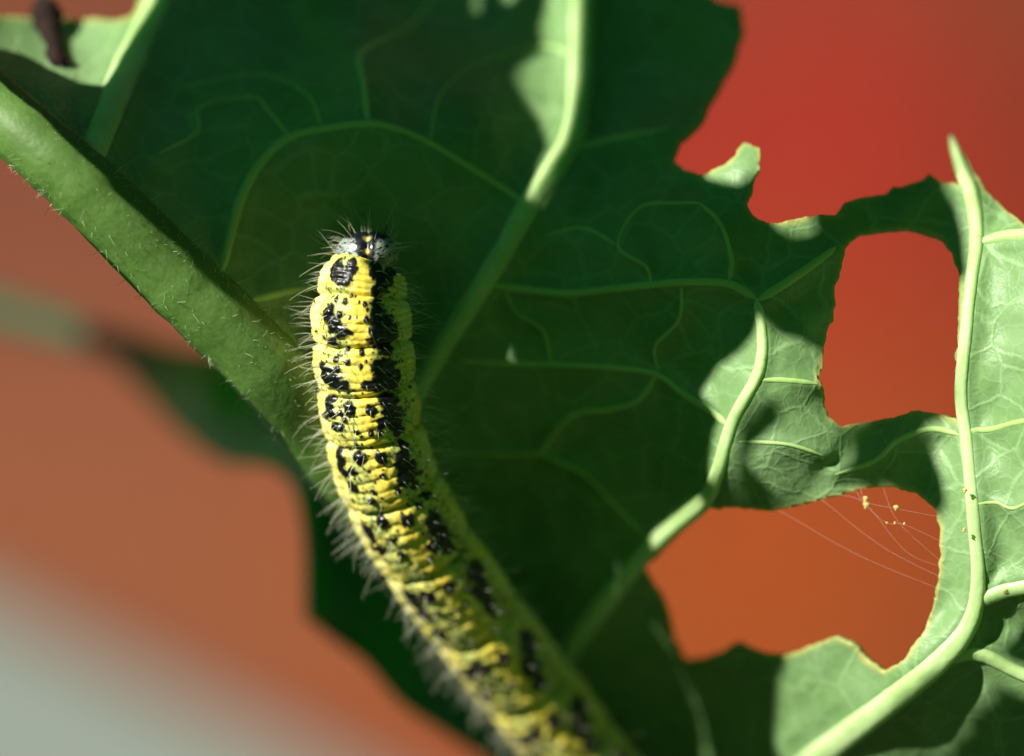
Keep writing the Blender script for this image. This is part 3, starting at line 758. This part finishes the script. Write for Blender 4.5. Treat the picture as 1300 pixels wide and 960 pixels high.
# keep the one connected piece
lab = (field > 0); keep = np.zeros_like(lab)
from collections import deque
seen = np.zeros(lab.shape, bool); bestc = []
for iz0, iy0 in np.argwhere(lab)[::997]:
    if seen[iz0, iy0]: continue
    dq_, comp = deque([(iz0, iy0)]), []; seen[iz0, iy0] = True
    while dq_:
        a, b = dq_.popleft(); comp.append((a, b))
        for a2, b2 in ((a + 1, b), (a - 1, b), (a, b + 1), (a, b - 1)):
            if 0 <= a2 < lab.shape[0] and 0 <= b2 < lab.shape[1] and lab[a2, b2] and not seen[a2, b2]:
                seen[a2, b2] = True; dq_.append((a2, b2))
    if len(comp) > len(bestc): bestc = comp
bc = np.array(bestc); keep[bc[:, 0], bc[:, 1]] = True
field = np.where(lab & ~keep, -.3, field)
oy, oz, ot = clip_grid(OY, OZ, field)
ox = XO + 0 * oy + .5 * (fbm(oy / 9 + 30, oz / 9 + 30, seed=61) - .5)
shade = thing('cabbage_leaf', (XO, cy, -45), 'added cabbage leaf out of view, holes cut to shape the broken shade', 'leaf')
so_ = mesh_obj('blade', np.stack([ox, oy, oz], 1), ot, M_shade, shade)
sm = so_.modifiers.new('thickness', 'SOLIDIFY'); sm.thickness = .0005; sm.offset = 0

# ------------------------------------------------------------------ the blurred leaf further back, lower left
FARP = spline([(140,428),(170,426),(230,442),(300,455),(420,470),(600,560),(720,740),(715,1000),(690,1010),(560,930),(505,892),(462,842),(420,812),(398,785),(396,720),(392,660),(378,612),(345,590),(295,585),
               (240,548),(190,498),(155,462)], 5, closed=True)
gu, gv = np.arange(-280, 940, 8.0), np.arange(300, 1040, 8.0)
Ug, Vg = np.meshgrid(gu, gv)
fx_, fy_, ft_ = clip_grid(gu, gv, poly_sdf(Ug, Vg, FARP))
fdep = np.interp(fx_, [-280, 0, 230, 400, 560, 940], [115, 88, 55, 30, 34, 50]) + 5 * (fbm(fx_ / 90, fy_ / 90, seed=71) - .5) - 4 * np.exp(-((fy_ - 520 - .3 * (fx_ - 300)) / 60) ** 2)
far = thing('cabbage_leaf', world(np.array(900.), np.array(1000.), np.array(60.)), 'dark blurred cabbage leaf hanging behind the thick midrib, far out of focus', 'leaf')
fo_ = mesh_obj('blade', world(fx_, fy_, fdep), ft_, M_far, far); sm = fo_.modifiers.new('thickness', 'SOLIDIFY'); sm.thickness = .0006
fm = spline([(-250,352,26),(0,396,24),(120,432,20),(230,478,14),(330,520,14),(480,600,13),(640,740,12),(800,920,11)], 6)
fmd = np.interp(fm[:, 0], [-280, 0, 230, 400, 560, 940], [115, 88, 55, 30, 34, 50]) - 3
V, F = tube(world(fm[:, 0], fm[:, 1], fmd), fm[:, 2] / PXMM * 1.2, 12); mesh_obj('midrib', V, F, M_farrib, far)

# ------------------------------------------------------------------ leaves added outside the frame to hold back sky light
def sky_block_leaf(label, fn, outline, parts):
    na, nb = 60, 110
    a, b = np.meshgrid(np.linspace(-1, 1, na), np.linspace(0, 1, nb))
    ruff = 1 + .08 * np.sin(b * 40 + 2 * np.sign(a)) + .05 * np.sin(b * 83)
    w_ = outline(b) * (1 + (ruff - 1) * np.abs(a))
    P = fn(a * w_, b); wav = 2.2 * np.sin(b * 44 + 3 * a) * np.abs(a) ** 3 + 1.5 * (fbm(a * 6 + 9, b * 14, seed=88) - .5)
    P = P + wav[..., None] * np.array([.3, .3, .9])
    I = np.arange(na * nb).reshape(nb, na)
    f = np.stack([I[:-1, :-1], I[:-1, 1:], I[1:, 1:], I[1:, :-1]], -1).reshape(-1, 4)
    t = thing('cabbage_leaf', P[0, na // 2], label, 'leaf')
    o = mesh_obj('blade', P.reshape(-1, 3), f, M_shade, t); m_ = o.modifiers.new('thickness', 'SOLIDIFY'); m_.thickness = .0006
    bb = np.linspace(0, 1, 40); V, F = tube(fn(0 * bb, bb), np.linspace(4, .8, 40), 12, axis=parts); mesh_obj('midrib', V, F, M_midrib, t)
    for k in range(1, 7):
        for sg in (-1, 1):
            q = np.linspace(0, 1, 14); b0 = k / 8; bq = b0 + .16 * q
            V, F = tube(fn(sg * q * .8 * outline(bq), bq), np.linspace(1.5, .3, 14), 8, axis=parts); mesh_obj('vein', V, F, M_vein, t)
oval = lambda b: np.clip(np.sin(np.pi * np.clip(b, .0, 1) ** .85), .02, 1) ** .55
sky_block_leaf('added broad cabbage leaf above the frame, blocking sky light from overhead',
    lambda a, b: np.stack([92 + 80 * a - 10 * b - 80 * smooth01((b - .6) / .3), 110 - 420 * b, 62 + 14 * np.sin(np.pi * b) - 34 * np.clip(a, 0, 1) ** 2 - 4 * np.clip(-a, 0, 1)], -1), oval, (0, 0, -1))
sky_block_leaf('added broad cabbage leaf out of frame at the side, blocking sky light',
    lambda a, b: np.stack([84 + 18 * np.sin(np.pi * b) - 10 * a * a, -70 - 110 * a, -120 + 165 * b], -1), oval, (-1, 0, 0))

sky_block_leaf('added huge cabbage leaf behind the camera, blocking low sky light',
    lambda a, b: np.stack([60 + 210 * a, -430 - 40 * np.sin(np.pi * b) + 30 * a * a, -250 + 500 * b], -1), oval, (0, 1, 0))

# ------------------------------------------------------------------ setting: terracotta wall, pale board, soil
def wall_mat():
    m, n, l = new_mat('terracotta_wall_tones')
    tc = N(n, 'ShaderNodeTexCoord'); sx = N(n, 'ShaderNodeSeparateXYZ'); l.new(tc.outputs['Object'], sx.inputs[0])
    ns = N(n, 'ShaderNodeTexNoise', i_Scale=7.0, i_Detail=3.0); l.new(tc.outputs['Object'], ns.inputs['Vector'])
    ms = N(n, 'ShaderNodeTexNoise', i_Scale=160.0, i_Detail=6.0); l.new(tc.outputs['Object'], ms.inputs['Vector'])
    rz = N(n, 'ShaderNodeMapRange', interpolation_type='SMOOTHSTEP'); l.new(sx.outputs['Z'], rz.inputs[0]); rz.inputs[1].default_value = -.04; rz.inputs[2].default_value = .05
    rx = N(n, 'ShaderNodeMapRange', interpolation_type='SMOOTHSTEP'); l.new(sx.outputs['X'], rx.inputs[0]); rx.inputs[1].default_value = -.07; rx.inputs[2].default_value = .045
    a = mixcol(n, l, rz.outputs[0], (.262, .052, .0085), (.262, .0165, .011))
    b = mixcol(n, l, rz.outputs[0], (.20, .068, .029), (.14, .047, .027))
    c = mixcol(n, l, rx.outputs[0], b, a)  # browner towards the left, redder towards the right
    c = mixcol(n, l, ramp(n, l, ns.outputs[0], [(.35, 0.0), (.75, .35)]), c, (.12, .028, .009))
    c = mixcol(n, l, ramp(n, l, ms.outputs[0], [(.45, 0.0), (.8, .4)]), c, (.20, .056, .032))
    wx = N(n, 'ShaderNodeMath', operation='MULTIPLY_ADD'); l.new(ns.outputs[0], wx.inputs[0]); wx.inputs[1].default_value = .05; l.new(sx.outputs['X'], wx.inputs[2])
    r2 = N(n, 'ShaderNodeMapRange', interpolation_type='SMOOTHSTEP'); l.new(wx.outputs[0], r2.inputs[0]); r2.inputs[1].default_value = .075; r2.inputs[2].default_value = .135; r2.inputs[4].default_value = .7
    c = mixcol(n, l, r2.outputs[0], c, (.095, .022, .008))  # darker brown at the far right, border broken by noise
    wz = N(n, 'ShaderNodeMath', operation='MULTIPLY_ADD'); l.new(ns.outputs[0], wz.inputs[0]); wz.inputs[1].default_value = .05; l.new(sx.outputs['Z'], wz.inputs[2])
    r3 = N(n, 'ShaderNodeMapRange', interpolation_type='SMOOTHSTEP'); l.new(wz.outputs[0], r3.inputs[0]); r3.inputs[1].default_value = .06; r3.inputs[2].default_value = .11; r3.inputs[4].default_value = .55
    c = mixcol(n, l, r3.outputs[0], c, (.135, .042, .018))  # browner near the top, border broken by noise
    bp = N(n, 'ShaderNodeBump', i_Strength=.5, i_Distance=.002); l.new(ms.outputs[0], bp.inputs['Height'])
    p = N(n, 'ShaderNodeBsdfPrincipled', i_Roughness=.9); p.inputs['Specular IOR Level'].default_value = .1; l.new(c, p.inputs['Base Color']); l.new(bp.outputs[0], p.inputs['Normal'])
    o = N(n, 'ShaderNodeOutputMaterial'); l.new(p.outputs[0], o.inputs[0]); return m
def box(name, lo, hi, mat, rot=None, loc=(0, 0, 0), bev=0):
    x0, y0, z0 = lo; x1, y1, z1 = hi
    v = [(x0,y0,z0),(x1,y0,z0),(x1,y1,z0),(x0,y1,z0),(x0,y0,z1),(x1,y0,z1),(x1,y1,z1),(x0,y1,z1)]
    f = [(0,3,2,1),(4,5,6,7),(0,1,5,4),(1,2,6,5),(2,3,7,6),(3,0,4,7)]
    me = bpy.data.meshes.new(name); me.from_pydata(v, [], f); o = bpy.data.objects.new(name, me); COL.objects.link(o); me.materials.append(mat)
    o.location = loc
    if rot: o.rotation_euler = rot
    if bev: b = o.modifiers.new('edge', 'BEVEL'); b.width = bev; b.segments = 3
    return o
GZ = -.32
wl = box('garden_wall', (-1.6, .46, GZ - .05), (1.8, .60, .75), wall_mat(), bev=.01)
tag(wl, 'terracotta red rendered wall far behind the leaf, completely out of focus', 'wall')
M_board = simple('pale_stone', (.20, .235, .20), .8, .2, bump=.5, col2=(.165, .195, .165), scale=40.0, bumpd=.002)
bd = box('stone_slab', (-.30, -.02, -.30), (.24, .02, 0), M_board, rot=(math.radians(-4), math.radians(26), 0), loc=(-.062, .415, -.050), bev=.006)
tag(bd, 'pale grey stone slab leaning against the terracotta wall, blurred', 'slab')
M_soil = simple('garden_soil', (.05, .036, .025), .95, .1, bump=1.0, col2=(.025, .018, .012), scale=25.0, bumpd=.02)
gr = box('ground', (-60, -60, -.2), (60, 60, 0), M_soil, loc=(0, 0, GZ)); gr['kind'] = 'structure'
